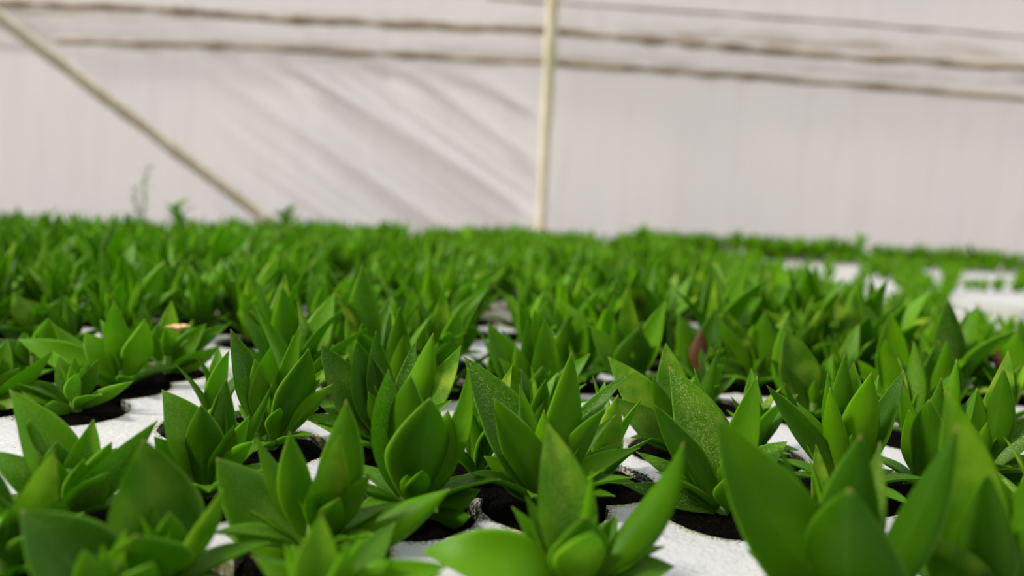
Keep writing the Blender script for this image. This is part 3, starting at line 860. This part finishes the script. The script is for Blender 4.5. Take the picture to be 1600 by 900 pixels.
# the rest, farther back: one mass of foliage
V, Fc, UVs, TN = [], [], [], []
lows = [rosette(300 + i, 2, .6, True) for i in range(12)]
for x, y, kind in sel[GEN:]:
    if kind not in (1, 4): HOLES.append((x, y, .0266))
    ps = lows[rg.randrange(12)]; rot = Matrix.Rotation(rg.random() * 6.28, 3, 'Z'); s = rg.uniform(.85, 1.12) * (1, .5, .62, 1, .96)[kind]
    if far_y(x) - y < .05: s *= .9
    jt = rg.uniform(-.1, .1) + (0, .35, 0, .1, .1)[kind]  # right-hand trays toned lighter to offset the shade of the wall
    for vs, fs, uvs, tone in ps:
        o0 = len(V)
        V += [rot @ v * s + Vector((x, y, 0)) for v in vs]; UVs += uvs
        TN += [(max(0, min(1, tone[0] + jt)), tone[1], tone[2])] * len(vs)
        Fc += [tuple(i + o0 for i in f) for f in fs]
far = new_obj('seedling_rows', leaf_mesh([(V, Fc, UVs, (0, 0, 0))], 'seedling_rows'), None)
far.data.color_attributes['tone'].data.foreach_set('color', [c for t in TN for c in (*t, 1)])
tag(far, 'dense mass of tiny blurred green seedlings at the far end of the trays', 'plants', None, 'stuff')
V, Fc = [], []
pv, pf = soil_geo(.0252, 2, 10, 2)
for x, y, kind in sel[GEN:]:
    if kind in (1, 4): continue
    o0 = len(V); V += [Vector(v) + Vector((x, y, -.001)) for v in pv]; Fc += [tuple(i + o0 for i in f) for f in pf]
fs_ = new_obj('soil', mesh('soil', V, Fc), SOIL, far)


# ------------------------------------------------------------------ foam trays
def tray(x0, x1, y0, y1, label):
    g = .00004
    x0 += g; x1 -= g; y0 += g; y1 -= g
    hs = [h for h in HOLES if x0 - h[2] < h[0] < x1 + h[2] and y0 - h[2] < h[1] < y1 + h[2]]
    near = y0 < .7
    pts, edges = [], []
    def loop(L):
        o = len(pts); pts.extend(L); edges.extend((o + i, o + (i + 1) % len(L)) for i in range(len(L)))
    nb = 24
    outer = []
    for (ax, ay), (bx_, by_) in (((x0, y0), (x1, y0)), ((x1, y0), (x1, y1)), ((x1, y1), (x0, y1)), ((x0, y1), (x0, y0))):
        for i in range(nb): outer.append(Vector((ax + (bx_ - ax) * i / nb, ay + (by_ - ay) * i / nb)))
    loop(outer)
    seg = 56 if near else 20
    rad = []
    for (hx, hy, hr) in hs:
        L = []; rr = []
        for i in range(seg):
            a = 2 * math.pi * i / seg
            r = hr * (1 + .035 * noise.noise(Vector((math.cos(a) * 1.5 + hx * 90, math.sin(a) * 1.5, hy * 90))) +
                      (.035 * noise.noise(Vector((math.cos(a) * 9 + hx * 90, math.sin(a) * 9, hy * 90))) if near else 0))
            rr.append(r); L.append(Vector((hx + r * math.cos(a), hy + r * math.sin(a))))
        rad.append(rr); loop(L)
        if near:
            for i in range(0, seg, 3):
                a = 2 * math.pi * i / seg
                q = Vector((hx + (hr + .0045) * math.cos(a), hy + (hr + .0045) * math.sin(a)))
                if x0 < q.x < x1 and y0 < q.y < y1 and all((q.x - h[0]) ** 2 + (q.y - h[1]) ** 2 > (h[2] + .002) ** 2 for h in hs): pts.append(q)
    vs, es, fcs, *_ = delaunay_2d_cdt(pts, edges, [], 0, 1e-6)

    def inside(cx, cy):
        if not (x0 < cx < x1 and y0 < cy < y1): return False
        for (hx, hy, hr), rr in zip(hs, rad):
            dx, dy = cx - hx, cy - hy; d2 = dx * dx + dy * dy
            if d2 < (hr * 1.1) ** 2:
                k = math.atan2(dy, dx) / (2 * math.pi) * seg; k0 = int(math.floor(k)) % seg; f = k - math.floor(k)
                if math.sqrt(d2) < (rr[k0] * (1 - f) + rr[(k0 + 1) % seg] * f) * .9995: return False
        return True
    keep = []
    for f in fcs:
        cx = sum(vs[i].x for i in f) / len(f); cy = sum(vs[i].y for i in f) / len(f)
        if inside(cx, cy): keep.append(tuple(f))
    TH = .045
    bm = bmesh.new()
    bv = [bm.verts.new((v.x, v.y, 0)) for v in vs]
    for f in keep:
        try: bm.faces.new([bv[i] for i in f])
        except ValueError: pass
    for v in [v for v in bm.verts if not v.link_faces]: bm.verts.remove(v)
    for f in bm.faces:
        f.normal_update()
        if f.normal.z < 0: f.normal_flip()
    bed = [e for e in bm.edges if len(e.link_faces) == 1]
    ret = bmesh.ops.extrude_edge_only(bm, edges=bed)
    for v in [g for g in ret['geom'] if isinstance(g, bmesh.types.BMVert)]: v.co.z = -TH
    me = bpy.data.meshes.new('foam_tray'); bm.to_mesh(me); bm.free()
    ca = me.color_attributes.new('rim', 'FLOAT_COLOR', 'POINT')
    for i, v in enumerate(me.vertices):
        k = 0
        if v.co.z > -.001:
            k = 1 if any((v.co.x - h[0]) ** 2 + (v.co.y - h[1]) ** 2 < (h[2] * 1.08) ** 2 for h in hs) else 0
        else: k = 1
        ca.data[i].color = (k, k, k, 1)
    o = new_obj('foam_tray', me, FOAM)
    fill = mesh('soil_bed', [(x0, y0, -.0075), (x1, y0, -.0075), (x1, y1, -.0075), (x0, y1, -.0075)], [(0, 1, 2, 3)], False)
    new_obj('soil_bed', fill, SOIL, o)
    return tag(o, label, 'tray')


def tray_label(i, j):
    xs = {0: 'far left outside', 1: 'outer left', 2: 'left', 3: 'middle', 4: 'right of the middle', 5: 'right', 6: 'outer right', 7: 'far right outside'}[i]
    ys = ['close to the lens', 'in the middle distance', 'farthest from the lens'][j]
    return f'white polystyrene plug tray in the {xs} column, {ys}'


for i in range(len(TX) - 1):
    for j in range(len(TY) - 1):
        x0, x1, y0, y1 = TX[i], TX[i + 1], TY[j], TY[j + 1]
        nearest = 0 if x0 < 0 < x1 else min(abs(x0), abs(x1))
        if nearest > y1 * .70: continue
        if y0 > max(far_y(x0), far_y(x1)): continue
        tray(x0, x1, y0, y1, tray_label(i, j))


# ------------------------------------------------------------------ weeds rising above the far canopy
def weed(px, py_top, Y, zt, label, kind):
    T = at_depth(px, py_top, Y)
    root = bpy.data.objects.new('weed', None); col.objects.link(root); root.location = (T.x, Y, 0); root.empty_display_size = .01
    tag(root, label, 'plant')
    r = random.Random(int(px))
    h = T.z
    sv, sf = [], []
    for j in range(9):
        t = j / 8; rr = .0016 * (1 - .7 * t)
        cx = .006 * math.sin(t * 2.5 + px)
        for i in range(6): sv.append((cx + rr * math.cos(i * math.pi / 3), rr * math.sin(i * math.pi / 3), h * t))
    for j in range(8):
        for i in range(6): sf.append((j * 6 + i, j * 6 + (i + 1) % 6, j * 6 + 6 + (i + 1) % 6, j * 6 + 6 + i))
    new_obj('stem', mesh('stem', sv, sf), WEED, root)
    parts = []
    nl = 14 if kind == 'thin' else 12
    for k in range(nl):
        t = .35 + .62 * k / nl; a = k * 2.4; L = (.014 if kind == 'thin' else .034) * r.uniform(.7, 1.2)
        B = Vector((.006 * math.sin(t * 2.5 + px), 0, h * t))
        d = Vector((math.cos(a) * .8, math.sin(a) * .8, .55)).normalized()
        lg = leaf_geo(B, B + d * L, L * (.3 if kind == 'thin' else .4), Vector((0, 0, 1)), .05, None, .1, .0006, 4, 6)
        parts.append((*lg, (.8, 0, 0)))
    new_obj('leaves', leaf_mesh(parts, 'leaves', (WEED if kind == 'thin' else LEAF,)), None, root)


weed(230, 256, 1.18, 0, 'taller thin grey-green weed stem rising against the white film', 'thin')
weed(208, 290, 1.17, 0, 'shorter thin weed stem next to the taller one against the film', 'thin')
weed(270, 322, 1.2, 0, 'short sprig just breaking the canopy between thin weeds and brace', 'leafy')
weed(450, 330, 1.36, 0, 'small leafy tuft above the canopy near the foot of the slanting brace', 'leafy')
weed(1008, 358, 1.42, 0, 'small leafy tuft above the canopy right of the upright post', 'leafy')
weed(1346, 372, 1.5, 0, 'leafy sprig standing above the bed on the right against the wall', 'leafy')


# ------------------------------------------------------------------ small things
def petal_bit(px, py, z, label, scale=1, m=FLOWER):
    c = ground(px, py, z)
    parts = []
    r = random.Random(int(px))
    for k in range(5):
        a = k * 1.256 + r.uniform(-.2, .2)
        B = Vector((0, 0, 0)); T = Vector((math.cos(a) * .006, math.sin(a) * .006, .003)) * scale
        parts.append((*leaf_geo(B, T, .005 * scale, Vector((0, 0, 1)), .1, None, .2, .0004, 4, 6), (0, 0, 0)))
    o = new_obj('withered_flower', leaf_mesh(parts, 'withered_flower', (m,)), None); o.location = c
    tag(o, label, 'flower')


petal_bit(278, 519, .030, 'pinkish-brown withered flower lying on leaves beside the white strip', 1.3)
petal_bit(507, 482, .022, 'small orange-yellow withered flower behind the broad glowing leaf', .9)
petal_bit(772, 484, .012, 'pale cream withered petal lying in the bare foam channel between leaves', 1.0, PALEPETAL)
